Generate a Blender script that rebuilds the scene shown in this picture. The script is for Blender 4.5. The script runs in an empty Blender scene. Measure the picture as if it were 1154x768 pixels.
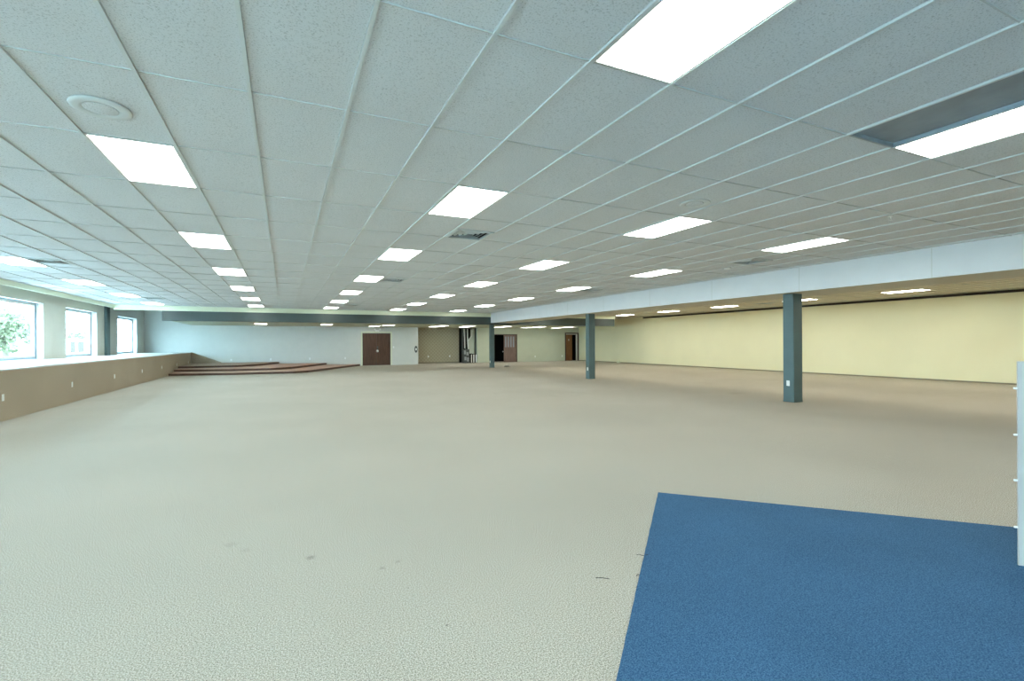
import bpy, bmesh, math, random
from mathutils import Matrix, Vector
random.seed(7)
C = bpy.context.scene.collection

# ------------------------------------------------------------------ materials
def new_mat(name):
    m = bpy.data.materials.new(name); m.use_nodes = True
    nt = m.node_tree; b = nt.nodes['Principled BSDF']
    return m, nt, b

def plain(name, col, rough=0.6, spec=0.3, metal=0.0, var=0.0, scale=3.0, bump=0.0, bscale=60.0):
    m, nt, b = new_mat(name)
    b.inputs['Roughness'].default_value = rough
    b.inputs['Specular IOR Level'].default_value = spec
    b.inputs['Metallic'].default_value = metal
    b.inputs['Base Color'].default_value = (*col, 1)
    tc = nt.nodes.new('ShaderNodeTexCoord')
    n = nt.nodes.new('ShaderNodeTexNoise'); n.inputs['Scale'].default_value = scale; n.inputs['Detail'].default_value = 3
    nt.links.new(tc.outputs['Object'], n.inputs['Vector'])
    r = nt.nodes.new('ShaderNodeValToRGB')
    v = max(var, 0.01)
    r.color_ramp.elements[0].position = 0.3; r.color_ramp.elements[1].position = 0.7
    r.color_ramp.elements[0].color = (*[c * (1 - v) for c in col], 1)
    r.color_ramp.elements[1].color = (*[min(1, c * (1 + v)) for c in col], 1)
    nt.links.new(n.outputs['Fac'], r.inputs['Fac'])
    nt.links.new(r.outputs['Color'], b.inputs['Base Color'])
    if bump > 0:
        n2 = nt.nodes.new('ShaderNodeTexNoise'); n2.inputs['Scale'].default_value = bscale
        nt.links.new(tc.outputs['Object'], n2.inputs['Vector'])
        bp = nt.nodes.new('ShaderNodeBump'); bp.inputs['Strength'].default_value = bump; bp.inputs['Distance'].default_value = 0.004
        nt.links.new(n2.outputs['Fac'], bp.inputs['Height']); nt.links.new(bp.outputs['Normal'], b.inputs['Normal'])
    return m

def speckle(name, dark, light, scale, lo=0.38, hi=0.62, rough=0.95, bump=0.4, broad=0.06, bscale=0.35, streak=False, spots=None, dist=0.006):
    """two-tone fine noise (carpet pile, fissured tile) with soft broad wear"""
    m, nt, b = new_mat(name); N = nt.nodes; L = nt.links
    b.inputs['Roughness'].default_value = rough; b.inputs['Specular IOR Level'].default_value = 0.1
    tc = N.new('ShaderNodeTexCoord')
    n = N.new('ShaderNodeTexNoise'); n.inputs['Scale'].default_value = scale; n.inputs['Detail'].default_value = 4; n.inputs['Roughness'].default_value = 0.7
    L.new(tc.outputs['Object'], n.inputs['Vector'])
    r = N.new('ShaderNodeValToRGB')
    r.color_ramp.elements[0].position = lo; r.color_ramp.elements[1].position = hi
    r.color_ramp.elements[0].color = (*dark, 1); r.color_ramp.elements[1].color = (*light, 1)
    L.new(n.outputs['Fac'], r.inputs['Fac'])
    w = N.new('ShaderNodeTexNoise'); w.inputs['Scale'].default_value = bscale; w.inputs['Detail'].default_value = 4
    L.new(tc.outputs['Object'], w.inputs['Vector'])
    wr = N.new('ShaderNodeValToRGB')
    wr.color_ramp.elements[0].position = 0.3; wr.color_ramp.elements[1].position = 0.7
    a = 1 - broad
    wr.color_ramp.elements[0].color = (a, a, a, 1); wr.color_ramp.elements[1].color = (1, 1, 1, 1)
    L.new(w.outputs['Fac'], wr.inputs['Fac'])
    mx = N.new('ShaderNodeMix'); mx.data_type = 'RGBA'; mx.blend_type = 'MULTIPLY'; mx.inputs['Factor'].default_value = 1
    L.new(r.outputs['Color'], mx.inputs['A']); L.new(wr.outputs['Color'], mx.inputs['B'])
    col = mx.outputs['Result']
    for (x, y, rad, amt) in (spots or []):            # small worn stains, each with its own place and size
        sb = N.new('ShaderNodeVectorMath'); sb.operation = 'DISTANCE'; sb.inputs[1].default_value = (x, y, 0)
        L.new(tc.outputs['Object'], sb.inputs[0])
        ad = N.new('ShaderNodeMath'); ad.operation = 'MULTIPLY_ADD'; ad.inputs[1].default_value = rad * 1.2
        L.new(n.outputs['Fac'], ad.inputs[0]); L.new(sb.outputs['Value'], ad.inputs[2])
        mr = N.new('ShaderNodeMapRange'); mr.inputs['From Min'].default_value = rad * 1.0; mr.inputs['From Max'].default_value = rad * 1.8
        mr.inputs['To Min'].default_value = amt; mr.inputs['To Max'].default_value = 0
        L.new(ad.outputs[0], mr.inputs['Value'])
        m2 = N.new('ShaderNodeMix'); m2.data_type = 'RGBA'; m2.inputs['B'].default_value = (*[c * 0.55 for c in dark], 1)
        L.new(mr.outputs['Result'], m2.inputs['Factor']); L.new(col, m2.inputs['A']); col = m2.outputs['Result']
    L.new(col, b.inputs['Base Color'])
    bp = N.new('ShaderNodeBump'); bp.inputs['Strength'].default_value = bump; bp.inputs['Distance'].default_value = dist
    L.new(n.outputs['Fac'], bp.inputs['Height']); L.new(bp.outputs['Normal'], b.inputs['Normal'])
    return m

def wood(name, c1, c2, rough=0.45, vertical=True, spec=0.4):
    m, nt, b = new_mat(name); N = nt.nodes; L = nt.links
    b.inputs['Roughness'].default_value = rough; b.inputs['Specular IOR Level'].default_value = spec
    tc = N.new('ShaderNodeTexCoord'); mp = N.new('ShaderNodeMapping')
    mp.inputs['Scale'].default_value = (14, 14, 1.2) if vertical else (1.2, 14, 14)
    L.new(tc.outputs['Object'], mp.inputs['Vector'])
    n = N.new('ShaderNodeTexNoise'); n.inputs['Scale'].default_value = 1.6; n.inputs['Detail'].default_value = 6; n.inputs['Distortion'].default_value = 0.6
    L.new(mp.outputs['Vector'], n.inputs['Vector'])
    r = N.new('ShaderNodeValToRGB'); r.color_ramp.elements[0].position = 0.3; r.color_ramp.elements[1].position = 0.7
    r.color_ramp.elements[0].color = (*c1, 1); r.color_ramp.elements[1].color = (*c2, 1)
    L.new(n.outputs['Fac'], r.inputs['Fac']); L.new(r.outputs['Color'], b.inputs['Base Color'])
    return m

def glow(name, col, strength):
    m, nt, b = new_mat(name)
    b.inputs['Base Color'].default_value = (0.9, 0.9, 0.9, 1)
    b.inputs['Roughness'].default_value = 0.4
    b.inputs['Emission Color'].default_value = (*col, 1)
    b.inputs['Emission Strength'].default_value = strength
    return m

def glass_mat(name):
    m = bpy.data.materials.new(name); m.use_nodes = True
    nt = m.node_tree; nt.nodes.clear()
    o = nt.nodes.new('ShaderNodeOutputMaterial'); mix = nt.nodes.new('ShaderNodeMixShader')
    t = nt.nodes.new('ShaderNodeBsdfTransparent'); t.inputs['Color'].default_value = (0.93, 0.97, 0.97, 1)
    g = nt.nodes.new('ShaderNodeBsdfGlossy'); g.inputs['Roughness'].default_value = 0.02
    mix.inputs['Fac'].default_value = 0.06
    nt.links.new(t.outputs[0], mix.inputs[1]); nt.links.new(g.outputs[0], mix.inputs[2]); nt.links.new(mix.outputs[0], o.inputs['Surface'])
    return m

def diamond(name, c1, c2, size=0.33):
    m, nt, b = new_mat(name); N = nt.nodes; L = nt.links
    b.inputs['Roughness'].default_value = 0.7
    tc = N.new('ShaderNodeTexCoord'); mp = N.new('ShaderNodeMapping')
    mp.inputs['Rotation'].default_value = (0, math.radians(45), 0)
    L.new(tc.outputs['Object'], mp.inputs['Vector'])
    w1 = N.new('ShaderNodeTexWave'); w1.bands_direction = 'X'; w1.inputs['Scale'].default_value = 0.314 / size
    w2 = N.new('ShaderNodeTexWave'); w2.bands_direction = 'Z'; w2.inputs['Scale'].default_value = 0.314 / size
    L.new(mp.outputs['Vector'], w1.inputs['Vector']); L.new(mp.outputs['Vector'], w2.inputs['Vector'])
    mm = N.new('ShaderNodeMath'); mm.operation = 'MAXIMUM'
    L.new(w1.outputs['Fac'], mm.inputs[0]); L.new(w2.outputs['Fac'], mm.inputs[1])
    r = N.new('ShaderNodeValToRGB'); r.color_ramp.elements[0].position = 0.75; r.color_ramp.elements[1].position = 0.93
    r.color_ramp.elements[0].color = (*c1, 1); r.color_ramp.elements[1].color = (*c2, 1)
    L.new(mm.outputs[0], r.inputs['Fac']); L.new(r.outputs['Color'], b.inputs['Base Color'])
    return m

M = {}
M['carpet'] = speckle('beige_carpet', (0.19, 0.175, 0.14), (0.67, 0.625, 0.535), 150, broad=0.09, bscale=0.45, bump=0.25, streak=True,
                      spots=[(0.15, 3.48, 0.035, 0.40), (0.55, 3.12, 0.022, 0.35), (0.66, 3.17, 0.018, 0.35), (-0.35, 3.95, 0.05, 0.16), (-0.25, 3.8, 0.04, 0.16), (0.73, 2.35, 0.008, 0.8), (0.64, 2.80, 0.006, 0.8), (11.2, 9.5, 0.16, 0.2), (3.0, 8.0, 0.06, 0.2)])
M['rug'] = speckle('blue_carpet', (0.022, 0.072, 0.15), (0.080, 0.175, 0.295), 150, broad=0.12, bscale=1.2, bump=0.4)
M['ledge_carpet'] = speckle('taupe_carpet', (0.27, 0.215, 0.155), (0.61, 0.50, 0.38), 70, broad=0.10, bscale=0.8, bump=0.5)
M['tile'] = speckle('fissured_ceiling_tile', (0.40, 0.42, 0.42), (0.70, 0.72, 0.735), 95, lo=0.33, hi=0.47, rough=0.9, bump=0.35, broad=0.05, bscale=0.8, dist=0.004)
M['tile_bay'] = speckle('cream_ceiling_tile', (0.42, 0.385, 0.30), (0.72, 0.665, 0.53), 95, lo=0.33, hi=0.47, rough=0.9, bump=0.3, broad=0.05, bscale=0.8, dist=0.004)  # right bay tiles in a creamier tint
M['bar'] = plain('grid_bar_white', (0.62, 0.645, 0.64), 0.5)
M['crossbar'] = plain('grid_crossbar_grey', (0.52, 0.54, 0.535), 0.6)
M['bar_bay'] = plain('cream_grid_bar', (0.60, 0.56, 0.45), 0.5)  # bars tinted to go with the bay tiles
M['ledge_top'] = plain('pale_laminate', (0.60, 0.58, 0.55), 0.45, 0.35, var=0.03)
M['wall_left'] = plain('sage_grey_paint', (0.66, 0.65, 0.57), 0.75, 0.2, var=0.02, bump=0.1)
M['wall_blue'] = plain('pale_blue_grey_paint', (0.64, 0.64, 0.59), 0.7, 0.25, var=0.02, bump=0.1)
M['wall_olive'] = plain('olive_grey_paint', (0.53, 0.55, 0.42), 0.75, 0.2, var=0.02, bump=0.1)
M['cream'] = plain('cream_paint', (0.79, 0.74, 0.505), 0.7, 0.25, var=0.02, scale=0.9, bump=0.1)
M['cream_trim'] = plain('cream_trim_paint', (0.72, 0.74, 0.56), 0.5, 0.3)
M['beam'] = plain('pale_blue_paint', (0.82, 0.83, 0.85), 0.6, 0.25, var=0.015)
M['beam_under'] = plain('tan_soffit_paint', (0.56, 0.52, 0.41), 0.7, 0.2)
M['teal'] = plain('dark_teal_paint', (0.085, 0.135, 0.135), 0.45, 0.4, var=0.06)
M['fascia'] = plain('dark_green_grey_panel', (0.05, 0.065, 0.06), 0.4, 0.35, var=0.08, scale=0.5)
M['strip'] = plain('shadow_gap_strip', (0.035, 0.026, 0.02), 0.6)
M['base'] = plain('brown_baseboard', (0.23, 0.20, 0.14), 0.6)
M['white'] = plain('white_plastic', (0.85, 0.86, 0.84), 0.4, 0.4)
M['light_metal'] = plain('white_enamel', (0.80, 0.82, 0.80), 0.4, 0.4)
M['vent'] = plain('vent_enamel', (0.30, 0.32, 0.31), 0.5, 0.4)
M['louver'] = plain('louver_enamel', (0.58, 0.61, 0.60), 0.5, 0.4)
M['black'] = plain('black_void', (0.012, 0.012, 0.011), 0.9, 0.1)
M['darkgrey'] = plain('dark_grey_metal', (0.07, 0.08, 0.075), 0.5, 0.4, var=0.15, scale=20)
M['frame'] = plain('blue_grey_aluminium', (0.25, 0.32, 0.38), 0.35, 0.5, metal=0.3)
M['reveal'] = plain('white_reveal_paint', (0.56, 0.54, 0.52), 0.6, 0.25)
M['door'] = wood('brown_door_veneer', (0.055, 0.025, 0.014), (0.105, 0.05, 0.028))
M['door_light'] = wood('greyed_door_veneer', (0.11, 0.068, 0.055), (0.21, 0.135, 0.11), rough=0.28, spec=0.7)
M['door_orange'] = wood('orange_door_veneer', (0.14, 0.055, 0.018), (0.23, 0.10, 0.035))
M['door_frame'] = plain('dark_brown_frame', (0.075, 0.05, 0.04), 0.5, 0.4)
M['jamb'] = plain('pale_jamb', (0.62, 0.58, 0.5), 0.5)
M['tread'] = wood('reddish_step_tread', (0.42, 0.26, 0.20), (0.60, 0.40, 0.31), rough=0.5, vertical=False)
M['riser'] = plain('dark_brown_riser', (0.085, 0.047, 0.03), 0.5, 0.3, var=0.2, scale=4)
M['stage_carpet'] = speckle('stage_carpet', (0.36, 0.27, 0.21), (0.56, 0.44, 0.35), 70)
M['pattern'] = diamond('diamond_wallpaper', (0.36, 0.315, 0.21), (0.44, 0.40, 0.285), 0.17)
M['steel'] = plain('brushed_steel', (0.62, 0.60, 0.55), 0.3, 0.5, metal=0.8)
M['pipe'] = plain('white_pipe', (0.72, 0.74, 0.68), 0.4)
M['drywall'] = plain('bare_drywall', (0.50, 0.53, 0.44), 0.9, 0.1, var=0.05)
M['panel'] = plain('pale_grey_panel', (0.46, 0.43, 0.40), 0.55, 0.3, var=0.02)
M['dark_panel'] = plain('slate_blue_louver', (0.27, 0.31, 0.34), 0.5, 0.3, var=0.10, scale=5)
M['diffuser'] = glow('lit_diffuser', (0.97, 1.0, 0.93), 12.6)
M['diffuser_bay'] = glow('lit_diffuser_bright', (1.0, 0.98, 0.85), 22.0)
M['diffuser_low'] = glow('lit_diffuser_soft', (1.0, 0.99, 0.90), 7.0)
M['glass'] = glass_mat('window_glass')
M['ground'] = plain('concrete_yard', (0.55, 0.55, 0.52), 0.9, var=0.1)
M['house'] = plain('white_siding', (0.80, 0.80, 0.80), 0.8)
M['pane_blue'] = plain('blue_pane', (0.07, 0.055, 0.045), 0.9, 0.0)
M['glare_streak'] = plain('door_glare_grey', (0.30, 0.32, 0.36), 0.2, 0.6)
M['leaf'] = plain('leaf_green', (0.115, 0.12, 0.065), 0.7, var=0.4, scale=1.5)
M['bark'] = plain('bark', (0.12, 0.09, 0.07), 0.9, var=0.2)
M['thread'] = plain('dark_thread', (0.03, 0.03, 0.035), 0.9)

# ------------------------------------------------------------------ mesh helpers
class MB:
    def __init__(s): s.v = []; s.f = []
    def quad(s, a, b, c, d):
        n = len(s.v); s.v += [a, b, c, d]; s.f.append((n, n + 1, n + 2, n + 3)); return s
    def box(s, x0, x1, y0, y1, z0, z1):
        n = len(s.v)
        s.v += [(x0, y0, z0), (x1, y0, z0), (x1, y1, z0), (x0, y1, z0), (x0, y0, z1), (x1, y0, z1), (x1, y1, z1), (x0, y1, z1)]
        s.f += [tuple(n + i for i in q) for q in ((0, 3, 2, 1), (4, 5, 6, 7), (0, 1, 5, 4), (1, 2, 6, 5), (2, 3, 7, 6), (3, 0, 4, 7))]
        return s
    def prism(s, pts, z0, z1):
        """pts counter-clockwise seen from above"""
        n = len(s.v); k = len(pts)
        s.v += [(x, y, z0) for x, y in pts] + [(x, y, z1) for x, y in pts]
        s.f.append(tuple(n + i for i in reversed(range(k)))); s.f.append(tuple(n + k + i for i in range(k)))
        for i in range(k):
            j = (i + 1) % k; s.f.append((n + i, n + j, n + k + j, n + k + i))
        return s
    def prism_y(s, pts, y0, y1):
        """outline in x,z extruded along y"""
        n = len(s.v); k = len(pts)
        s.v += [(x, y0, z) for x, z in pts] + [(x, y1, z) for x, z in pts]
        s.f.append(tuple(n + i for i in range(k))); s.f.append(tuple(n + k + i for i in reversed(range(k))))
        for i in range(k):
            j = (i + 1) % k; s.f.append((n + j, n + i, n + k + i, n + k + j))
        return s
    def tube(s, pts, r, seg=12):
        rings = []
        P = [Vector(p) for p in pts]
        for i, p in enumerate(P):
            d = (P[min(i + 1, len(P) - 1)] - P[max(i - 1, 0)]).normalized()
            u = d.orthogonal().normalized() if abs(d.z) < 0.99 else Vector((1, 0, 0))
            w = d.cross(u).normalized(); u = w.cross(d)
            n = len(s.v)
            s.v += [tuple(p + r * (math.cos(2 * math.pi * k / seg) * u + math.sin(2 * math.pi * k / seg) * w)) for k in range(seg)]
            rings.append(n)
        for a, b in zip(rings, rings[1:]):
            for k in range(seg):
                s.f.append((a + k, a + (k + 1) % seg, b + (k + 1) % seg, b + k))
        s.f.append(tuple(rings[0] + k for k in reversed(range(seg)))); s.f.append(tuple(rings[-1] + k for k in range(seg)))
        return s
    def lathe(s, prof, c=(0, 0, 0), axis='z', seg=40):
        """profile of (radius, height) pairs turned about an axis"""
        rings = []
        for r, h in prof:
            n = len(s.v)
            for k in range(seg):
                a = 2 * math.pi * k / seg; p, q = r * math.cos(a), r * math.sin(a)
                s.v.append((c[0] + p, c[1] + q, c[2] + h) if axis == 'z' else (c[0] + p, c[1] + h, c[2] + q))
            rings.append(n)
        for a, b in zip(rings, rings[1:]):
            for k in range(seg):
                s.f.append((a + k, a + (k + 1) % seg, b + (k + 1) % seg, b + k))
        s.f.append(tuple(rings[0] + k for k in reversed(range(seg)))); s.f.append(tuple(rings[-1] + k for k in range(seg)))
        return s
    def build(s, name, mat, parent=None, smooth=False, bevel=0.0, loc=None):
        me = bpy.data.meshes.new(name); me.from_pydata(s.v, [], s.f); me.update()
        bm = bmesh.new(); bm.from_mesh(me); bmesh.ops.recalc_face_normals(bm, faces=bm.faces); bm.to_mesh(me); bm.free()
        me.materials.append(mat)
        if smooth:
            for p in me.polygons: p.use_smooth = True
        o = bpy.data.objects.new(name, me); C.objects.link(o)
        if parent is not None: o.parent = parent
        if loc: o.location = loc
        if bevel > 0:
            b = o.modifiers.new('edge', 'BEVEL'); b.width = bevel; b.segments = 2; b.limit_method = 'ANGLE'
        return o

def thing(name, label, cat, loc=(0, 0, 0), rz=0.0, group=None):
    o = bpy.data.objects.new(name, None); C.objects.link(o); o.empty_display_size = 0.1
    o.location = loc; o.rotation_euler = (0, 0, rz); tag(o, label, cat, group); return o
def tag(o, label, cat, group=None):
    o['label'] = label; o['category'] = cat
    if group: o['group'] = group
    return o
def struct(o, label=None):
    o['kind'] = 'structure'
    if label: o['label'] = label
    return o
def sroot(name, loc=(0, 0, 0)):
    o = bpy.data.objects.new(name, None); C.objects.link(o); o.location = loc; o.empty_display_size = 0.1
    return struct(o)
def dup(root, loc, label, rz=None):
    r = root.copy(); C.objects.link(r); r.location = loc; r['label'] = label
    if rz is not None: r.rotation_euler = (0, 0, rz)
    for ch in list(root.children):
        c = ch.copy(); C.objects.link(c); c.parent = r
        for g in ch.children:
            d = g.copy(); C.objects.link(d); d.parent = c
    return r
ORD = ['first', 'second', 'third', 'fourth', 'fifth', 'sixth', 'seventh', 'eighth', 'ninth', 'tenth']

# ------------------------------------------------------------------ dimensions (metres; y runs down the hall)
CAM_Z = 1.413
GX, GY, TW, TL = -0.1992, 3.603, 0.6096, 1.2192     # ceiling grid origin and tile size
H = 3.05
XL, XLEDGE, ZLEDGE = -6.85, -4.75, 0.965
XR = 21.0
YB0 = -6.0
YBULK = GY + 17.5 * TL                              # 24.94
YBL, YREC, YBR = 32.2, 33.6, 32.5
ZLOW = 2.49
BX0, BX1, BZ = 10.35, 11.72, 2.525                  # the long beam
TOP = 3.5

# ------------------------------------------------------------------ floor, roof, walls
struct(MB().box(XL - 0.3, XR + 0.15, YB0 - 0.2, 35.0, -0.15, 0).build('floor', M['carpet']))
struct(MB().box(XL - 0.3, XR + 0.15, YB0 - 0.2, 35.0, TOP, TOP + 0.15).build('ceiling_slab', M['black']))

# left wall with window openings
WINS = [(27.50, 30.66), (21.77, 24.83), (16.9, 20.05), (11.1, 14.3), (5.3, 8.5), (-0.5, 2.7)]
WZ0, WZ1 = 0.975, 2.735
wl = MB()
ys = sorted(WINS); cur = YB0 - 0.2
wl.box(XL - 0.3, XL, YB0 - 0.2, 35.0, 0, WZ0).box(XL - 0.3, XL, YB0 - 0.2, 35.0, WZ1, TOP)
for a, b in ys:
    wl.box(XL - 0.3, XL, cur, a, WZ0, WZ1); cur = b
wl.box(XL - 0.3, XL, cur, 35.0, WZ0, WZ1)
struct(wl.build('wall_left', M['wall_left']))
for n, (a, b) in enumerate(WINS, 1):
    w = sroot(f'window_{n}', (XL - 0.2, a, WZ0))
    wd, ht = b - a, WZ1 - WZ0
    rv = MB().box(0.03, 0.203, 0, 0.012, 0.012, ht - 0.012).box(0.03, 0.203, wd - 0.012, wd, 0.012, ht - 0.012).box(0.03, 0.203, 0, wd, ht - 0.012, ht).box(0.03, 0.203, 0, wd, 0, 0.012)
    rv.build('window_reveal', M['reveal'], w)
    fr = MB()
    t = 0.05
    fr.box(-0.05, 0.03, 0, wd, 0, t).box(-0.05, 0.03, 0, wd, ht - t, ht).box(-0.05, 0.03, 0, t, t, ht - t).box(-0.05, 0.03, wd - t, wd, t, ht - t)
    fr.build('window_frame', M['frame'], w, bevel=0.004)
    sash = MB(); s0, s1 = t, t + 0.06
    sash.box(-0.03, 0.015, s0, wd - s0, s0, s1).box(-0.03, 0.015, s0, wd - s0, ht - s1, ht - s0).box(-0.03, 0.015, s0, s1, s1, ht - s1).box(-0.03, 0.015, wd - s1, wd - s0, s1, ht - s1)
    sash.build('window_sash', M['reveal'], w)
    MB().box(-0.012, -0.006, s1, wd - s1, s1, ht - s1).build('window_pane', M['glass'], w)

# wall behind the viewer; tall glazing added unseen to let in blue daylight
wb = MB(); BW = [(-5.5, 0.1)]
wb.box(XL, XR, YB0 - 0.2, YB0, 2.6, TOP)
cur = XL
for a, b in BW: wb.box(cur, a, YB0 - 0.2, YB0, 0, 2.6); cur = b
wb.box(cur, XR, YB0 - 0.2, YB0, 0, 2.6)
struct(wb.build('wall_viewer_end', M['wall_left']))
for n, (a, b) in enumerate(BW, 7):
    w = sroot(f'window_{n}', (a, YB0 - 0.12, 0)); wd = b - a  # added opening, lights the near ceiling and floor
    fr = MB().box(0, wd, -0.04, 0.04, 0, 0.08).box(0, wd, -0.04, 0.04, 2.52, 2.6)
    k = 4
    for i in range(k + 1):
        x = i * (wd - 0.06) / k; fr.box(x, x + 0.06, -0.04, 0.04, 0.08, 2.52)
    fr.build('window_frame', M['frame'], w)
    MB().box(0.06, wd - 0.06, -0.006, 0.006, 0.08, 2.52).build('window_pane', M['glass'], w)

# right wall
struct(MB().box(XR, XR + 0.15, YB0 - 0.2, 35.0, 0, TOP).build('wall_right', M['cream']))
struct(MB().box(XR - 0.03, XR, YB0, 24.9, 2.945, 3.03).build('trim_shadow_gap', M['strip']), 'dark strip painted for the shadow gap atop the cream wall')  # strip stands in for the shaded gap between ceiling and wall
struct(MB().box(XR - 0.012, XR, YB0, YBR, 0, 0.05).build('baseboard_right', M['base']))

# far walls
D1 = (4.50, 6.27, 2.09)
w = MB()
w.box(XL, D1[0], YBL, YREC + 0.2, 0, TOP).box(D1[1], 8.1, YBL, YREC + 0.2, 0, TOP).box(D1[0], D1[1], YBL, YREC + 0.2, D1[2], TOP).box(D1[0], D1[1], YBL + 0.12, YREC + 0.2, 0, D1[2])
struct(w.build('wall_far_left', M['wall_blue']))
struct(MB().box(8.1, 11.45, YREC, YREC + 0.2, 0, TOP).build('wall_alcove', M['pattern']))
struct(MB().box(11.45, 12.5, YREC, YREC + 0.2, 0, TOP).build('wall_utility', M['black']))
D2 = (13.77, 15.55, 2.0)
D3 = (19.78, 20.88, 2.13)
w = MB()
w.box(12.47, D2[0], YBR, YBR + 0.15, 0, TOP).box(D2[1], D3[0], YBR, YBR + 0.15, 0, TOP).box(D3[1], XR, YBR, YBR + 0.15, 0, TOP)
w.box(D2[0], D2[1], YBR, YBR + 0.15, D2[2], TOP).box(D3[0], D3[1], YBR, YBR + 0.15, D3[2], TOP)
w.box(12.47, 12.62, YBR + 0.15, YREC, 0, TOP)
struct(w.build('wall_far_right', M['wall_olive']))
# unlit rooms behind the two open doorways
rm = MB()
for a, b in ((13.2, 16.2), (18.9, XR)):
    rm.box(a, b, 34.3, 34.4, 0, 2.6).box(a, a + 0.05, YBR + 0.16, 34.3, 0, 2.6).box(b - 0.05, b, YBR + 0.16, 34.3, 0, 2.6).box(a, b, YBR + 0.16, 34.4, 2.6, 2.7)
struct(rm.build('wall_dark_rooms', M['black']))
struct(MB().box(-6.7, D1[0] - 0.1, YBL - 0.012, YBL, 0, 0.08).box(D1[1] + 0.09, 8.1, YBL - 0.012, YBL, 0, 0.08).build('baseboard_far', M['wall_blue']))
struct(MB().box(8.1, 11.45, YREC - 0.012, YREC, 0, 0.08).build('baseboard_alcove', M['base']))

# ------------------------------------------------------------------ ceilings
LIGHT_COLS = [(-8, 'beside the windows'), (-2, 'towards the stage steps'), (3, 'towards the closed double door'), (8, 'towards the patterned alcove'), (13, 'beside the pale blue beam')]
LIGHT_ROWS = [16, 13, 10, 7, 4, 1, -2, -5]  # last row added behind the viewer, unseen, to light the near floor
lit_cells = set((c, r) for c, _ in LIGHT_COLS for r in LIGHT_ROWS)
dark_cell = (7, -2)
VENTS = [(4, 2.5), (4, 7.25), (4, 14.5), (-7, 7.0), (-7, 14.0), (14, 2.5), (14, 7.25), (15, 14.25)]
skip = lit_cells | {dark_cell}
def tiles(mb, x0, x1, y0, y1, gx, gy, holes, vents=()):
    i0, i1 = math.floor((x0 - gx) / TW), math.ceil((x1 - gx) / TW)
    j0, j1 = math.floor((y0 - gy) / TL), math.ceil((y1 - gy) / TL)
    for i in range(i0, i1):
        for j in range(j0, j1):
            if (i, j) in holes: continue
            xa, xb = max(x0, gx + i * TW + 0.0132), min(x1, gx + (i + 1) * TW - 0.0132)
            ya, yb = max(y0, gy + j * TL), min(y1, gy + (j + 1) * TL)
            if xb - xa < 0.02 or yb - ya < 0.02: continue
            sag = random.uniform(0.003, 0.010); tz = random.uniform(0, 0.003)
            tx, ty = random.uniform(-.002, .002), random.uniform(-.002, .002)
            pieces = [(ya, yb)]
            for (vi, vr) in vents:
                va, vb = gy + vr * TL, gy + vr * TL + TW
                if vi == i:
                    out = []
                    for a, b in pieces:
                        if vb <= a or va >= b: out.append((a, b)); continue
                        if va - a > 0.02: out.append((a, va))
                        if b - vb > 0.02: out.append((vb, b))
                    pieces = out
            for a, b in pieces:
                nx, ny = 4, 6; n = len(mb.v)
                for q in range(ny + 1):
                    for p_ in range(nx + 1):
                        u, v = p_ / nx, q / ny
                        z = H + 0.012 + tz - sag * math.sin(math.pi * u) * math.sin(math.pi * v) + tx * (u - .5) + ty * (v - .5)
                        mb.v.append((xa + (xb - xa) * u, a + (b - a) * v, z))
                for q in range(ny):
                    for p_ in range(nx):
                        k = n + q * (nx + 1) + p_
                        mb.f.append((k, k + nx + 1, k + nx + 2, k + 1))
def grid(mb, cb, x0, x1, y0, y1, gx, gy):
    i = math.ceil((x0 - gx) / TW)
    while gx + i * TW < x1:
        x = gx + i * TW; mb.box(x - 0.0115, x + 0.0115, y0, y1, H, H + 0.03); i += 1
    j = math.ceil((y0 - gy) / TL)
    while gy + j * TL < y1:
        y = gy + j * TL; cb.box(x0, x1, y - 0.004, y + 0.004, H + 0.006, H + 0.03); j += 1
def ceiling_build(name, regions, holes, vents, gx, gy, tmat, bmat):
    mb, gb, cb = MB(), MB(), MB()
    for (x0, x1, y0, y1) in regions:
        tiles(mb, x0, x1, y0, y1, gx, gy, holes, vents); grid(gb, cb, x0, x1, y0, y1, gx, gy)
    me = bpy.data.meshes.new(name); me.from_pydata(mb.v, [], mb.f); me.update(); me.materials.append(tmat)
    me.flip_normals()
    for p in me.polygons: p.use_smooth = True
    o = bpy.data.objects.new(name, me); C.objects.link(o); struct(o)
    gb.build('ceiling_grid', bmat, o); cb.build('ceiling_crossbar', M['crossbar'], o)
    return o
XTRIM = GX - 10 * TW                                  # -6.295
ceiling_build('ceiling', [(XTRIM, BX0, YB0, YBULK)], skip, VENTS, GX, GY, M['tile'], M['bar'])
RX = 18.3                                             # right-hand bay: grid set out from its lights
R_ROWS = [16, 13, 10, 7, 4, 1, -2]
ceiling_build('ceiling_right', [(BX1, XR - 0.06, YB0, YBULK), (18.78, XR - 0.06, YBULK, YBR)], {(c, r) for r in R_ROWS for c in (0, -8)}, [(0, 8.5)], RX, GY, M['tile_bay'], M['bar_bay'])
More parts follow.
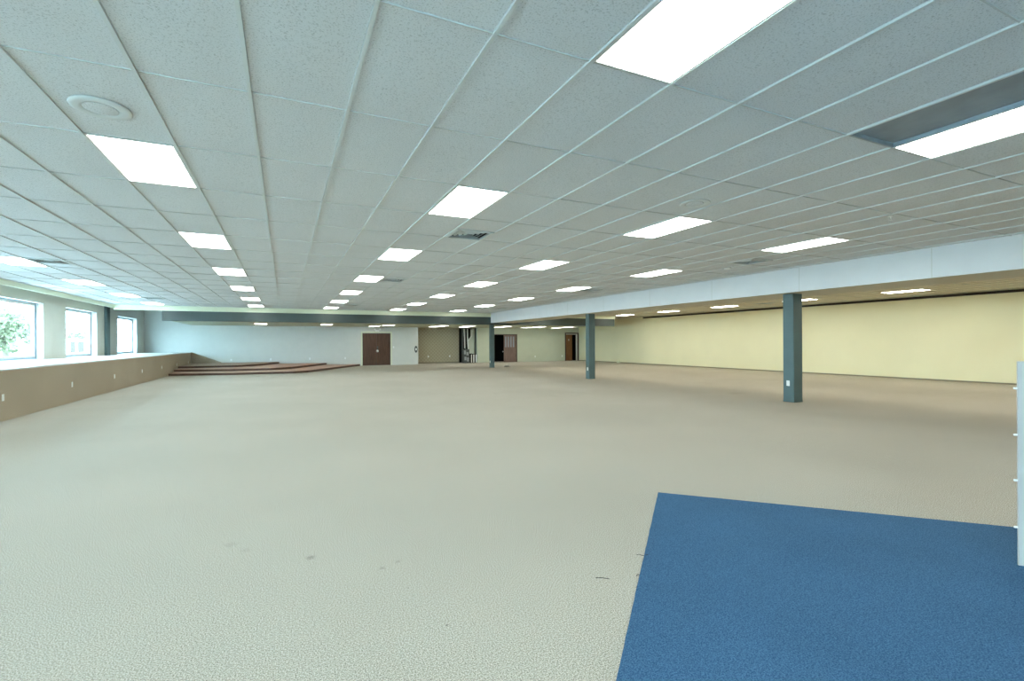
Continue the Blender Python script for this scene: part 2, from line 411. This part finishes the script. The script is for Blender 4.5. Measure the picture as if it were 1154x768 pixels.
# low ceiling over the far end
LOW_A = [-1.15, 2.15, 5.6, 8.9, 10.65, 13.2, 15.75, 18.0]
LOW_B = [5.05, 8.85, 10.9, 13.4, 15.6, 18.05]
lw = MB()
holes = [(x - 0.305, x + 0.305, 28.7, 29.92) for x in LOW_A] + [(x - 0.305, x + 0.305, 30.35, 31.4) for x in LOW_B]
def strip_with_holes(mb, x0, x1, y0, y1, hs, z):
    cur = x0
    for a, b in sorted(hs): mb.box(cur, a, y0, y1, z, z + 0.05); cur = b
    mb.box(cur, x1, y0, y1, z, z + 0.05)
X0L, X1L = -4.7, 18.75
lw.box(X0L, X1L, YBULK + 0.1, 28.7, ZLOW, ZLOW + 0.05).box(X0L, X1L, 29.92, 30.35, ZLOW, ZLOW + 0.05).box(X0L, X1L, 31.4, YBL, ZLOW, ZLOW + 0.05)
lw.box(8.1, 12.47, YBL, YREC, ZLOW, ZLOW + 0.05).box(12.47, X1L, YBL, YBR, ZLOW, ZLOW + 0.05)
strip_with_holes(lw, X0L, X1L, 28.7, 29.92, [(a, b) for a, b, c, d in holes if c == 28.7], ZLOW)
strip_with_holes(lw, X0L, X1L, 30.35, 31.4, [(a, b) for a, b, c, d in holes if c == 30.35], ZLOW)
struct(lw.build('ceiling_low', M['wall_olive']))
# bulkhead (dark fascia) and cream edging
struct(MB().box(X0L, X1L, YBULK, YBULK + 0.1, 2.425, TOP).box(X0L, X0L + 0.08, YBULK + 0.1, YBL, ZLOW + 0.05, TOP).box(X1L - 0.08, X1L, YBULK + 0.1, YBR, ZLOW + 0.05, TOP)
       .build('wall_bulkhead', M['fascia']), 'dark green-grey bulkhead across the far end')
struct(MB().box(XTRIM - 0.03, XTRIM, YB0, YBULK, 2.915, 3.09).box(XTRIM - 0.03, BX0, YBULK - 0.03, YBULK, 2.85, 3.09)
       .box(BX1, 18.78, YBULK - 0.03, YBULK, 2.87, 3.09).build('trim_2', M['cream_trim']), 'cream edging along the ceiling perimeter')
# beam
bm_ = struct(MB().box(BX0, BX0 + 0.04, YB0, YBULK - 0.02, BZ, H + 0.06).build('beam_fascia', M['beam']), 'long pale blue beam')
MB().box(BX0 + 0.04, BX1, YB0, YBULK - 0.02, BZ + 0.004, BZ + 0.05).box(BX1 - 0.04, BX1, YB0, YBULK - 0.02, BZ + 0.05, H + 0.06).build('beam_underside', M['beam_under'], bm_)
jt = MB()
for k in range(11):
    y = 2.2 + k * 2.44; jt.box(BX0 - 0.002, BX0, y, y + 0.008, BZ, H)
jt.build('beam_joint', M['wall_blue'], bm_)

# ------------------------------------------------------------------ ceiling fixtures
def light_proto(label, w_, l_, group, lit='diffuser'):
    t = thing('ceiling_light', label, 'ceiling light', (0, 0, H), 0, group)
    hw, hl = w_ / 2 - 0.013, l_ / 2 - 0.011
    MB().box(-hw, hw, -hl, hl, 0.05, 0.06).box(-hw, -hw + 0.012, -hl, hl, 0.004, 0.05).box(hw - 0.012, hw, -hl, hl, 0.004, 0.05)\
        .box(-hw + 0.012, hw - 0.012, -hl, -hl + 0.012, 0.004, 0.05).box(-hw + 0.012, hw - 0.012, hl - 0.012, hl, 0.004, 0.05).build('housing', M['light_metal'], t)
    MB().box(-hw + 0.013, hw - 0.013, -hl + 0.013, hl - 0.013, 0.006, 0.016).build('diffuser', M[lit], t)
    return t
proto = None
for c, desc in LIGHT_COLS:
    for k, r in enumerate(LIGHT_ROWS):
        loc = (GX + (c + .5) * TW, GY + (r + .5) * TL, H)
        lab = f'added unseen light panel {ORD[k]} from the dark bulkhead in the row {desc}'
        if proto is None:
            proto = light_proto(lab, TW, TL, 'ceiling light panels of the main hall'); proto.location = loc
        else: dup(proto, loc, lab)
proto = light_proto('', TW, TL, '', 'diffuser_bay')
bay = proto
for k, r in enumerate(R_ROWS):
    o = (dup(proto, (0, 0, 0), '') if k else proto)
    o.location = (RX + TW / 2, GY + (r + .5) * TL, H)
    o['label'] = f'added unseen light panel {ORD[k]} from the far end, between blue beam and cream wall'
    o['group'] = 'ceiling light panels beside the cream wall'
for k, r in enumerate(R_ROWS):                        # added row hidden behind the beam, brightens the right-hand bay
    o = dup(proto, (RX - 7.5 * TW, GY + (r + .5) * TL, H), f'added unseen light panel {ORD[k]} from the far end, close behind the blue beam')
    o['group'] = 'added light panels behind the blue beam'
lp = light_proto('', 0.635, 1.24, 'light panels of the low far ceiling', 'diffuser_low'); lp.location = (LOW_A[0], 29.31, ZLOW - 0.004)
lp['label'] = 'lit panel in low far ceiling, first of front line from the stage steps'
for k, x in enumerate(LOW_A[1:], 1):
    dup(lp, (x, 29.31, ZLOW - 0.004), f'lit panel in low far ceiling, {ORD[k]} of front line from the stage steps')
lp2 = light_proto('lit panel in low far ceiling, first of rear line from the double door', 0.635, 1.07, 'light panels of the low far ceiling', 'diffuser_low')
lp2.location = (LOW_B[0], 30.875, ZLOW - 0.004)
for k, x in enumerate(LOW_B[1:], 1):
    dup(lp2, (x, 30.875, ZLOW - 0.004), f'lit panel in low far ceiling, {ORD[k]} of rear line from the double door')

# unlit slate panel beside the big light above the viewer's right
u = thing('ceiling_panel', 'dark slate blue smooth ceiling panel beside a large lit light panel', 'ceiling panel', (GX + 7.5 * TW, GY - 1.5 * TL, H))
MB().box(-0.305, 0.305, -0.6, 0.6, 0.035, 0.042).build('panel_face', M['dark_panel'], u)
MB().box(-0.305, -0.29, -0.6, 0.6, 0.002, 0.035).box(0.29, 0.305, -0.6, 0.6, 0.002, 0.035).box(-0.29, 0.29, 0.585, 0.6, 0.002, 0.035).box(-0.29, 0.29, -0.6, -0.585, 0.002, 0.035).build('panel_frame', M['dark_panel'], u)

# square louvred vents
vdesc = {(4, 2.5): 'square louvred ceiling vent nearest the viewer, right of the row towards the double door',
         (4, 7.25): 'square ceiling vent midway down the row towards the closed double door',
         (4, 14.5): 'small far ceiling vent just before the bulkhead above the double door',
         (-7, 7.0): 'ceiling vent beside the lights along the windows, nearer the viewer',
         (-7, 14.0): 'ceiling vent beside the lights along the windows, close to the bulkhead',
         (14, 2.5): 'ceiling vent beside the blue beam near the front column',
         (14, 7.25): 'ceiling vent beside the blue beam midway between the columns',
         (15, 14.25): 'far ceiling vent beside the blue beam just before the bulkhead'}
def vent_proto():
    t = thing('ceiling_vent', '', 'ceiling vent', (0, 0, H), 0, 'square ceiling vents')
    h = 0.29
    f = MB()
    f.box(-h, h, -h, -h + 0.035, -0.006, 0.02).box(-h, h, h - 0.035, h, -0.006, 0.02).box(-h, -h + 0.035, -h + 0.035, h - 0.035, -0.006, 0.02).box(h - 0.035, h, -h + 0.035, h - 0.035, -0.006, 0.02)
    f.build('vent_frame', M['louver'], t)
    MB().box(-h + 0.035, h - 0.035, -h + 0.035, h - 0.035, 0.032, 0.037).build('duct', M['black'], t)
    a = 0.255
    for k in range(4):                                # nested louvre rings of a four-way diffuser
        r0 = a - 0.06 * k; r1 = r0 - 0.018; z0, z1 = 0.030, 0.002
        L_ = MB()
        o_ = [(-r0, -r0), (r0, -r0), (r0, r0), (-r0, r0)]; i_ = [(-r1, -r1), (r1, -r1), (r1, r1), (-r1, r1)]
        for q in range(4):
            p, n_ = q, (q + 1) % 4
            L_.quad((*o_[p], z0), (*o_[n_], z0), (*i_[n_], z1), (*i_[p], z1))
        L_.build('louver', M['louver'], t)
    return t
vp = vent_proto()
for k, (c, r) in enumerate(VENTS):
    loc = (GX + (c + .5) * TW, GY + r * TL + TW / 2, H)
    if k == 0: vp.location = loc; vp['label'] = vdesc[(c, r)]
    else: dup(vp, loc, vdesc[(c, r)])
dup(vp, (RX + TW / 2, GY + 8.5 * TL + TW / 2, H), 'ceiling vent between the blue beam and the cream wall')

# round diffusers
rd = thing('round_diffuser', 'round white ceiling diffuser in front of the first light by the windows side', 'ceiling diffuser', (GX - 1.55 * TW, GY + 0.53 * TL, H), 0, 'round ceiling diffusers')
MB().lathe([(0.172, 0.006), (0.174, 0.0), (0.168, -0.007), (0.15, -0.011), (0.12, -0.010), (0.108, -0.006), (0.104, 0.0)], seg=56).build('rim', M['bar'], rd, smooth=True)
MB().lathe([(0.098, -0.002), (0.098, -0.007), (0.092, -0.009), (0.0001, -0.010)], seg=56).build('centre_plate', M['tile'], rd, smooth=True)
dup(rd, (GX + 7.55 * TW, GY + 0.57 * TL, H), 'round white ceiling diffuser near the dark slate ceiling panel')
sd = tag(MB().lathe([(0.075, 0.002), (0.075, -0.02), (0.06, -0.035), (0.02, -0.04), (0.0001, -0.04)], c=(8.87, 7.72, H), seg=32).build('smoke_detector', M['white'], smooth=True), 'small white smoke detector on ceiling beside the blue beam', 'smoke detector')
sp = thing('sprinkler_head', 'tiny white sprinkler head hanging from ceiling close to the blue beam', 'sprinkler', (7.21, 3.68, H))
MB().lathe([(0.03, 0.002), (0.03, -0.006), (0.01, -0.01), (0.01, -0.035), (0.0001, -0.035)], seg=20).build('stem', M['white'], sp)
MB().lathe([(0.022, -0.05), (0.022, -0.053), (0.0001, -0.053)], seg=20).tube([(-.012, 0, -.03), (-.016, 0, -.045), (-.008, 0, -.052)], .003, 8).tube([(.012, 0, -.03), (.016, 0, -.045), (.008, 0, -.052)], .003, 8).build('deflector', M['white'], sp)

# ------------------------------------------------------------------ columns
cols = [((10.65, 10.955, 7.43, 7.695, BZ), 'tall dark teal square column nearest the viewer under the blue beam'),
        ((10.65, 10.92, 15.76, 16.0, BZ), 'dark teal square column midway along the blue beam'),
        ((10.65, 10.89, 25.70, 25.90, ZLOW), 'slim dark teal column farthest away beside the dark open doorway')]
for (x0, x1, y0, y1, zt), lab in cols:
    t = thing('column', lab, 'column', ((x0 + x1) / 2, (y0 + y1) / 2, 0), 0, 'columns along the beam'); t['kind'] = 'thing'
    hx, hy = (x1 - x0) / 2, (y1 - y0) / 2
    MB().box(-hx, hx, -hy, hy, 0.0, zt).build('shaft', M['teal'], t, bevel=0.006)
    MB().box(-hx - .003, hx + .003, -hy - .003, hy + .003, 0, 0.06).build('base_trim', M['teal'], t, bevel=0.004)
struct(MB().box(XL, XL + 0.10, 25.72, 26.1, ZLEDGE, TOP).build('trim_3', M['teal']), 'dark teal pilaster between the windows')

# ------------------------------------------------------------------ ledge under the windows
lg = thing('window_ledge', 'long taupe carpeted ledge with pale top under the windows', 'ledge', (XLEDGE, 13, 0))
MB().box(XL - XLEDGE, 0, YB0 - 13, YBL - 13, 0, ZLEDGE - 0.03).build('carpet_front', M['ledge_carpet'], lg)
MB().box(XL - XLEDGE, 0.012, YB0 - 13, YBL - 13, ZLEDGE - 0.03, ZLEDGE).build('top_board', M['ledge_top'], lg, bevel=0.005)
sk = tag(MB().prism_y([(-4.73, 0.36), (-3.25, 0.36), (-3.3, 0.40), (-4.73, ZLEDGE + 0.02)], YBL - 0.07, YBL - 0.002).build('sloped_kerb_wall', M['ledge_carpet']), 'short taupe sloping side wall dropping from ledge end to stage', 'side wall')

# ------------------------------------------------------------------ stage steps in the far corner
st = thing('stage', 'three-step corner stage with reddish treads and dark risers', 'stage', (0, 0, 0))
XS = XLEDGE + 0.014
outl = [[(XS, 26.35), (-2.2, 25.62), (0.4, 25.62), (1.05, 26.1), (4.35, YBL - 0.01), (XS, YBL - 0.01)],
        [(XS, 27.55), (-2.2, 26.85), (-0.6, 26.95), (0.3, 27.7), (2.35, YBL - 0.01), (XS, YBL - 0.01)],
        [(XS, 28.5), (-2.2, 28.55), (-1.1, 29.9), (-0.3, YBL - 0.01), (XS, YBL - 0.01)]]
tops = ['tread', 'tread', 'stage_carpet']
for k, pts in enumerate(outl):
    z0 = 0.12 * k
    rs = MB().prism(pts, z0, z0 + 0.095).build('riser', M['riser'], st)
    inner = pts
    MB().prism([(x, y - 0.025) if y < YBL - 0.02 else (x, y) for x, y in pts], z0 + 0.095, z0 + 0.12).build('tread', M[tops[k]], st, bevel=0.006)

# ------------------------------------------------------------------ doors
def knob(parent, x, y, z):
    MB().lathe([(0.035, 0), (0.035, -0.008), (0.012, -0.012), (0.012, -0.04), (0.03, -0.048), (0.032, -0.065), (0.02, -0.075), (0.0001, -0.076)], c=(x, y, z), axis='y', seg=24).build('door_handle', M['steel'], parent, smooth=True)
d = sroot('door_1', (D1[0], YBL, 0)); d['label'] = 'closed brown double door'
wd, ht = D1[1] - D1[0], D1[2]
MB().box(-0.09, 0, -0.02, 0.1, 0, ht + 0.09).box(wd, wd + 0.09, -0.02, 0.1, 0, ht + 0.09).box(0, wd, -0.02, 0.1, ht, ht + 0.09).build('door_frame', M['cream_trim'], d, bevel=0.004)
MB().box(0.0, 0.03, 0.0, 0.1, 0, ht).box(wd - .03, wd, 0.0, 0.1, 0, ht).box(0.03, wd - .03, 0.0, 0.1, ht - 0.03, ht).build('door_jamb', M['door_frame'], d)
l1 = MB().box(0.035, wd / 2 - 0.003, 0.03, 0.075, 0.012, ht - 0.035).build('door_leaf', M['door'], d, bevel=0.003)
l2 = MB().box(wd / 2 + 0.003, wd - 0.035, 0.03, 0.075, 0.012, ht - 0.035).build('door_leaf', M['door'], d, bevel=0.003)
MB().lathe([(0.075, 0), (0.075, -0.01), (0.05, -0.016), (0.05, -0.05), (0.035, -0.062), (0.0001, -0.064)], c=(wd / 2 + 0.05, 0.03, 0.93), axis='y', seg=28).build('door_handle', M['white'], d, smooth=True)
MB().box(wd / 2 + .03, wd / 2 + .10, 0.022, 0.03, 1.0, 1.25).build('door_plate', M['darkgrey'], d)

d = sroot('door_2', (D2[0], YBR, 0)); d['label'] = 'double doorway with one leaf open on a dark room'
wd, ht = D2[1] - D2[0], D2[2]
MB().box(-0.05, 0.0, -0.015, 0.12, 0, ht + 0.05).box(wd, wd + 0.05, -0.015, 0.12, 0, ht + 0.05).box(0, wd, -0.015, 0.12, ht, ht + 0.05).build('door_frame', M['door_frame'], d)
MB().box(wd * 0.435, wd - 0.005, 0.03, 0.075, 0.012, ht - 0.01).build('door_leaf', M['door_light'], d, bevel=0.003)
gl = MB()
for k in range(4):
    x = wd * 0.48 + k * 0.21; gl.box(x, x + 0.12, 0.024, 0.03, 1.1, ht - 0.12)
gl.build('door_glare', M['glare_streak'], d)  # grey strips painted as light reflected down the leaf
lf = MB().box(0, 0.78, -0.045, 0, 0.012, ht - 0.012).build('door_leaf', M['door'], d, bevel=0.003); lf.location = (0.03, 0.16, 0); lf.rotation_euler = (0, 0, math.radians(68))
knob(d, wd * 0.40, 0.10, 0.78)

d = sroot('door_3', (D3[0], YBR, 0)); d['label'] = 'brown door ajar in the far corner'
wd, ht = D3[1] - D3[0], D3[2]
MB().box(-0.06, 0.03, -0.02, 0.12, 0, ht + 0.06).box(wd - 0.03, wd + 0.09, -0.02, 0.12, 0, ht + 0.06).box(0.03, wd - 0.03, -0.02, 0.12, ht - 0.03, ht + 0.06).build('door_frame', M['door_frame'], d, bevel=0.004)
MB().box(0.03, wd - 0.03, 0.0, 0.12, ht - 0.09, ht - 0.03).box(wd - 0.10, wd - 0.03, 0, 0.12, 0, ht - 0.09).build('door_jamb', M['jamb'], d)
MB().box(0.06, 0.62, 0.05, 0.095, 0.012, ht - 0.1).build('door_leaf', M['door_orange'], d, bevel=0.003)
MB().box(0.28, 0.34, 0.044, 0.05, 1.55, 1.7).build('door_plate', M['jamb'], d)

# exit fitting above the double door, switch and oval fitting
e = thing('emergency_light', 'small white twin-lamp emergency light above the closed double door', 'emergency light', (5.42, YBL, 2.19))
MB().box(-0.13, 0.13, -0.06, -0.002, 0.0, 0.10).build('lamp_body', M['white'], e, bevel=0.008)
for sx in (-1, 1):
    MB().lathe([(0.035, 0.03), (0.06, -0.03), (0.06, -0.05), (0.0001, -0.052)], c=(sx * 0.16, -0.05, 0.13), axis='y', seg=20).build('lamp_head', M['white'], e, smooth=True)
def wall_plate(lab, loc, rz, name='wall_outlet', cat='wall outlet', group=None):
    t = thing(name, lab, cat, loc, rz, group)
    MB().box(-0.04, 0.04, -0.008, -0.001, -0.063, 0.063).build('cover_plate', M['white'], t, bevel=0.003)
    s_ = MB()
    if name == 'wall_outlet':
        for z in (-0.03, 0.03): s_.box(-0.017, 0.017, -0.011, -0.008, z - 0.015, z + 0.015)
    else: s_.box(-0.008, 0.008, -0.018, -0.008, -0.015, 0.015)
    s_.build('socket' if name == 'wall_outlet' else 'toggle', M['light_metal'], t)
    return t
sw = wall_plate('white light switch on wall right of the closed double door', (6.47, YBL, 1.17), 0, 'light_switch', 'light switch')
ov = thing('wall_telephone', 'dark oval wall fitting with white centre at the pale wall corner', 'wall fitting', (7.95, YBL, 1.02))
def ellipse_plate(rx, rz_, y0, y1, seg=32):
    m_ = MB(); n = seg
    m_.prism_y([(rx * math.cos(2 * math.pi * k / n), rz_ * math.sin(2 * math.pi * k / n)) for k in range(n)], y0, y1); return m_
ellipse_plate(0.10, 0.23, -0.05, -0.002).build('oval_body', M['darkgrey'], ov, bevel=0.01)
ellipse_plate(0.045, 0.085, -0.062, -0.05).build('centre', M['white'], ov)

# wall outlets
po = wall_plate('white outlet on carpeted ledge front, first from the stage', (XLEDGE + 0.0, 31.4, 0.44), math.radians(90), group='outlets along the ledge front')
for k, y in enumerate([28.3, 25.1, 21.95, 18.75, 15.45, 12.2], 1):
    dup(po, (XLEDGE, y, 0.44), f'white outlet on carpeted ledge front, {ORD[k]} from the stage')
for k, x in enumerate([-2.79, -0.75, 1.39, 3.45]):
    o = dup(po, (x, YBL, 0.50), f'white outlet on pale blue far wall above the stage, {ORD[k]} from the ledge', rz=0); o['group'] = 'outlets above the stage'
for k, x in enumerate([9.17, 10.75]):
    o = dup(po, (x, YREC, 0.48), f'white outlet on diamond patterned alcove wall, {["farther from", "nearer to"][k]} the exposed pipes', rz=0); o['group'] = 'outlets in the alcove'
for k, (x, lab) in enumerate([(17.1, 'white outlet on olive far wall midway between the two open doorways'), (19.46, 'white outlet on olive far wall just beside the ajar brown door')]):
    o = dup(po, (x, YBR, 0.38), lab, rz=0); o['group'] = 'outlets on the olive wall'
for k, (y, z, lab) in enumerate([(7.57, 0.44, 'white outlet low on the nearest dark teal column'), (15.87, 0.39, 'white outlet low on the middle dark teal column'), (25.78, 0.34, 'white outlet low on the farthest dark teal column')]):
    o = dup(po, (10.65, y, z), lab, rz=math.radians(-90)); o['group'] = 'outlets on the columns'
tb = tag(MB().box(-0.1, 0.1, -0.05, -0.001, -0.1, 0.1).build('wall_switch_box', M['cream_trim'], bevel=0.008), 'small cream box on cream wall beside the ajar door', 'wall box')
tb.location = (XR, 31.6, 1.78); tb.rotation_euler = (0, 0, math.radians(-90)); 

# ------------------------------------------------------------------ exposed utility bay
BX, BW_ = 11.40, 1.07
def bx(s): return BX + BW_ * s
fr = thing('wall_framing', 'exposed stud framing with leftover drywall sheet beside the patterned alcove', 'wall framing', (0, 0, 0))
for s0, s1 in ((0.0, 0.07), (0.22, 0.27), (0.92, 1.0)):
    MB().box(bx(s0), bx(s1), 32.75, 32.85, 0, ZLOW).build('stud', M['darkgrey'], fr)
MB().prism_y([(bx(.47), 0.66), (bx(.89), 0.66), (bx(.89), 2.40), (bx(.63), 2.40), (bx(.62), 1.9), (bx(.47), 1.5)], 32.86, 32.88).build('drywall_sheet', M['drywall'], fr)
p1 = tag(MB().tube([(bx(.12), 32.70, 2.44), (bx(.15), 32.70, 1.8), (bx(.165), 32.70, 1.05)], 0.04).build('vent_pipe', M['pipe'], smooth=True), 'straight white pipe in exposed wall bay nearest the patterned alcove', 'pipe', 'white pipes in the exposed bay')
p2 = thing('drain_pipe', 'forked white pipe in front of the exposed drywall sheet', 'pipe', (0, 0, 0), 0, 'white pipes in the exposed bay')
MB().tube([(bx(.36), 32.70, 2.44), (bx(.37), 32.70, 1.6), (bx(.41), 32.70, 1.0), (bx(.45), 32.70, 0.6), (bx(.45), 32.70, 0.0)], 0.042).build('main_run', M['pipe'], p2, smooth=True)
MB().tube([(bx(.37), 32.70, 1.52), (bx(.52), 32.70, 1.74), (bx(.66), 32.70, 1.92), (bx(.68), 32.70, 2.3)], 0.034).build('branch', M['pipe'], p2, smooth=True)
eb = thing('electrical_panel', 'grey cluttered electrical panel at foot of the exposed wall bay', 'electrical panel', (bx(.02), 32.50, 0.0))
w0 = BW_ * .40
MB().box(0, w0, 0, 0.12, 0.0, 0.98).build('panel_box', M['darkgrey'], eb, bevel=0.006)
for (a, b, c_, d_) in ((.02, .16, .62, .9), (.2, .36, .55, .78), (.05, .2, .2, .45), (.24, .38, .12, .4)):
    MB().box(a, b, -0.02, -0.001, c_, d_).build('breaker_cover', M['vent'], eb, bevel=0.003)
rk = thing('slatted_rack', 'dark low rack with white upright bars under the exposed drywall', 'rack', (bx(.50), 32.6, 0))
w0 = BW_ * .47
MB().box(0, w0, 0.1, 0.12, 0.02, 0.62).box(0, w0, 0, 0.1, 0, 0.03).box(0, w0, 0, 0.1, 0.6, 0.63).build('rack_body', M['black'], rk)
for s_ in (.16, .5, .84):
    MB().box(w0 * s_, w0 * s_ + 0.07, 0.0, 0.03, 0.03, 0.6).build('upright_bar', M['white'], rk)

# ------------------------------------------------------------------ blue rug, panel, small floor bits
c0 = Vector((3.16, 3.55)); e1 = Vector((0.703, -0.711)); e2 = Vector((-0.711, -0.703))
q = [c0, c0 + 4.2 * e2, c0 + 4.2 * e2 + 4.2 * e1, c0 + 4.2 * e1]
rb = MB(); ring = []
for a, b in zip(q, q[1:] + q[:1]):                    # slightly uneven cut edge
    n = 60
    nrm = Vector((-(b - a).y, (b - a).x)).normalized()
    for k in range(n):
        p = a.lerp(b, k / n) + nrm * random.uniform(-0.0015, 0.0015) * (0 if k == 0 else 1); ring.append((p.x, p.y))
rb.prism(ring, 0.0, 0.008)
tag(rb.build('blue_rug', M['rug']), 'large blue square carpet laid diagonally on the beige floor', 'rug')

pn = thing('room_divider', 'pale grey upright divider board standing on the blue carpet', 'room divider', (4.142, 1.416, 0.008), math.atan2(e1.y, e1.x))
MB().box(0, 1.3, 0.0, 0.014, 0, 1.275).build('board', M['panel'], pn, bevel=0.003)
for z in (1.106, 0.815, 0.53, 0.237):
    MB().box(-0.018, 0.0, 0.002, 0.012, z - 0.006, z + 0.006).build('bracket', M['white'], pn, bevel=0.002)

def strand(name, pts, r, lab, cat, group=None):
    o = MB().tube(pts, r, 6).build(name, M['thread'], smooth=True); return tag(o, lab, cat, group)
strand('loose_thread', [(2.105, 2.575, 0.003), (2.118, 2.565, 0.010), (2.135, 2.55, 0.004), (2.165, 2.53, 0.012)], 0.0016, 'dark frayed thread at the blue carpet edge', 'thread')
strand('loose_thread', [(1.68, 2.43, 0.004), (1.71, 2.41, 0.007), (1.745, 2.385, 0.004)], 0.0018, 'short dark thread lying on beige floor away from the blue carpet', 'thread')
strand('loose_thread', [(1.915, 2.345, 0.003), (1.93, 2.35, 0.008), (1.945, 2.335, 0.003)], 0.0018, 'tiny dark tuft at blue carpet edge nearer the viewer', 'thread')
db = MB(); db.lathe([(0.14, 0.0), (0.13, 0.03), (0.08, 0.06), (0.0001, 0.065)], c=(0, 0, 0), seg=9)
o = tag(db.build('floor_scrap', M['darkgrey']), 'small dark scrap on the floor before the dark open doorway', 'scrap'); o.location = (11.95, 26.3, 0); o.scale = (1.3, 0.8, 1)
o = tag(MB().box(-0.12, 0, -0.15, 0.15, 0, 0.13).build('floor_box', M['cream_trim'], bevel=0.01), 'small cream box at the foot of the cream wall', 'box'); o.location = (XR - 0.013, 27.4, 0)

# ------------------------------------------------------------------ outdoors
struct(MB().box(-90, XL - 0.31, -40, 90, -0.3, -0.15).box(XL - 0.31, 40, -40, YB0 - 0.21, -0.3, -0.15).build('ground_outside', M['ground']))
hs = thing('garden_shed', 'low white outbuilding with a two-pane window seen through the middle window', 'outbuilding', (-16.0, 50.6, -0.15))
MB().box(-3.5, 0, 0, 7.6, 0, 1.98).build('shed_wall', M['house'], hs)
MB().box(-3.7, 0.12, -0.15, 7.75, 1.98, 2.06).build('shed_roof', M['house'], hs)
MB().box(0.0, 0.04, 0.75, 4.15, 0.80, 1.93).build('shed_window_frame', M['house'], hs)
for a, b in ((0.95, 2.1), (2.6, 4.0)):
    MB().box(0.04, 0.05, a, b, 0.92, 1.86).build('shed_pane', M['pane_blue'], hs)
def tree(loc, h, r, lab, seed):
    rnd = random.Random(seed)
    t = thing('garden_tree', lab, 'tree', loc, 0, 'trees outside the windows')
    tr = MB().tube([(0, 0, 0), (0.1, 0.05, h * 0.3), (0.0, 0.1, h * 0.6), (0.1, 0, h * 0.85)], 0.14, 10)
    for k in range(6):
        a = rnd.uniform(0, 6.28); z = h * rnd.uniform(.35, .7)
        tr.tube([(0.05, 0.05, z), (math.cos(a) * r * .4, math.sin(a) * r * .4, z + r * .25), (math.cos(a) * r * .7, math.sin(a) * r * .7, z + r * .5)], 0.05, 8)
    tr.build('trunk', M['bark'], t, smooth=True)
    cr = MB()
    blobs = []
    for k in range(16):
        a = rnd.uniform(0, 6.28); rr = r * math.sqrt(rnd.random()) * 0.75
        blobs.append((math.cos(a) * rr, math.sin(a) * rr, h * rnd.uniform(.4, .95), r * rnd.uniform(.25, .42)))
    for (bx_, by_, bz_, br_) in blobs:
        for k in range(170):
            v = Vector((rnd.gauss(0, 1), rnd.gauss(0, 1), rnd.gauss(0, 1))).normalized() * br_ * rnd.uniform(.55, 1.05)
            s_ = rnd.uniform(.07, .14)
            a_ = Vector((rnd.gauss(0, 1), rnd.gauss(0, 1), rnd.gauss(0, 1))).normalized(); b_ = a_.orthogonal().normalized()
            c_ = Vector((bx_, by_, bz_)) + v
            cr.quad(tuple(c_ - a_ * s_), tuple(c_ + b_ * s_ * .55), tuple(c_ + a_ * s_), tuple(c_ - b_ * s_ * .55))
    cr.build('crown', M['leaf'], t)
tree((-14.0, 36.0, -0.15), 3.3, 1.7, 'pale green tree outside the window closest to the viewer', 3)
tree((-21.0, 52.0, -0.15), 5.2, 2.2, 'taller pale tree standing farther behind the first tree', 5)
tree((-23.0, 74.0, -0.15), 3.3, 2.6, 'bushy tree behind the white outbuilding', 9)

# ------------------------------------------------------------------ daylight
wd_ = bpy.data.worlds.new('sky'); bpy.context.scene.world = wd_; wd_.use_nodes = True
nt = wd_.node_tree; nt.nodes.clear()
out = nt.nodes.new('ShaderNodeOutputWorld'); bg = nt.nodes.new('ShaderNodeBackground')
bg.inputs['Color'].default_value = (0.50, 0.79, 1.0, 1); bg.inputs['Strength'].default_value = 30.0
nt.links.new(bg.outputs[0], out.inputs['Surface'])

# ------------------------------------------------------------------ camera
F_PX, YAW, V0, ROLL = 548.5, 0.4370, 386.7, -0.0048
cd = bpy.data.cameras.new('camera'); cam = bpy.data.objects.new('camera', cd); C.objects.link(cam)
cd.sensor_width = 36; cd.lens = 36 * F_PX / 1154; cd.shift_y = (V0 - 384) / 1154
cd.clip_start = 0.05; cd.clip_end = 300
cam.matrix_world = Matrix.Translation((0, 0, CAM_Z)) @ Matrix.Rotation(-YAW, 4, 'Z') @ Matrix.Rotation(math.pi / 2, 4, 'X') @ Matrix.Rotation(ROLL, 4, 'Z')
S = bpy.context.scene
S.camera = cam
S.view_settings.view_transform = 'Standard'; S.view_settings.look = 'None'
S.view_settings.gamma = 1; S.view_settings.use_curve_mapping = False
S.view_settings.exposure = 0.13
S.cycles.max_bounces = 10; S.cycles.diffuse_bounces = 7; S.cycles.transparent_max_bounces = 12
S.cycles.use_denoising = True
S.cycles.sample_clamp_indirect = 8
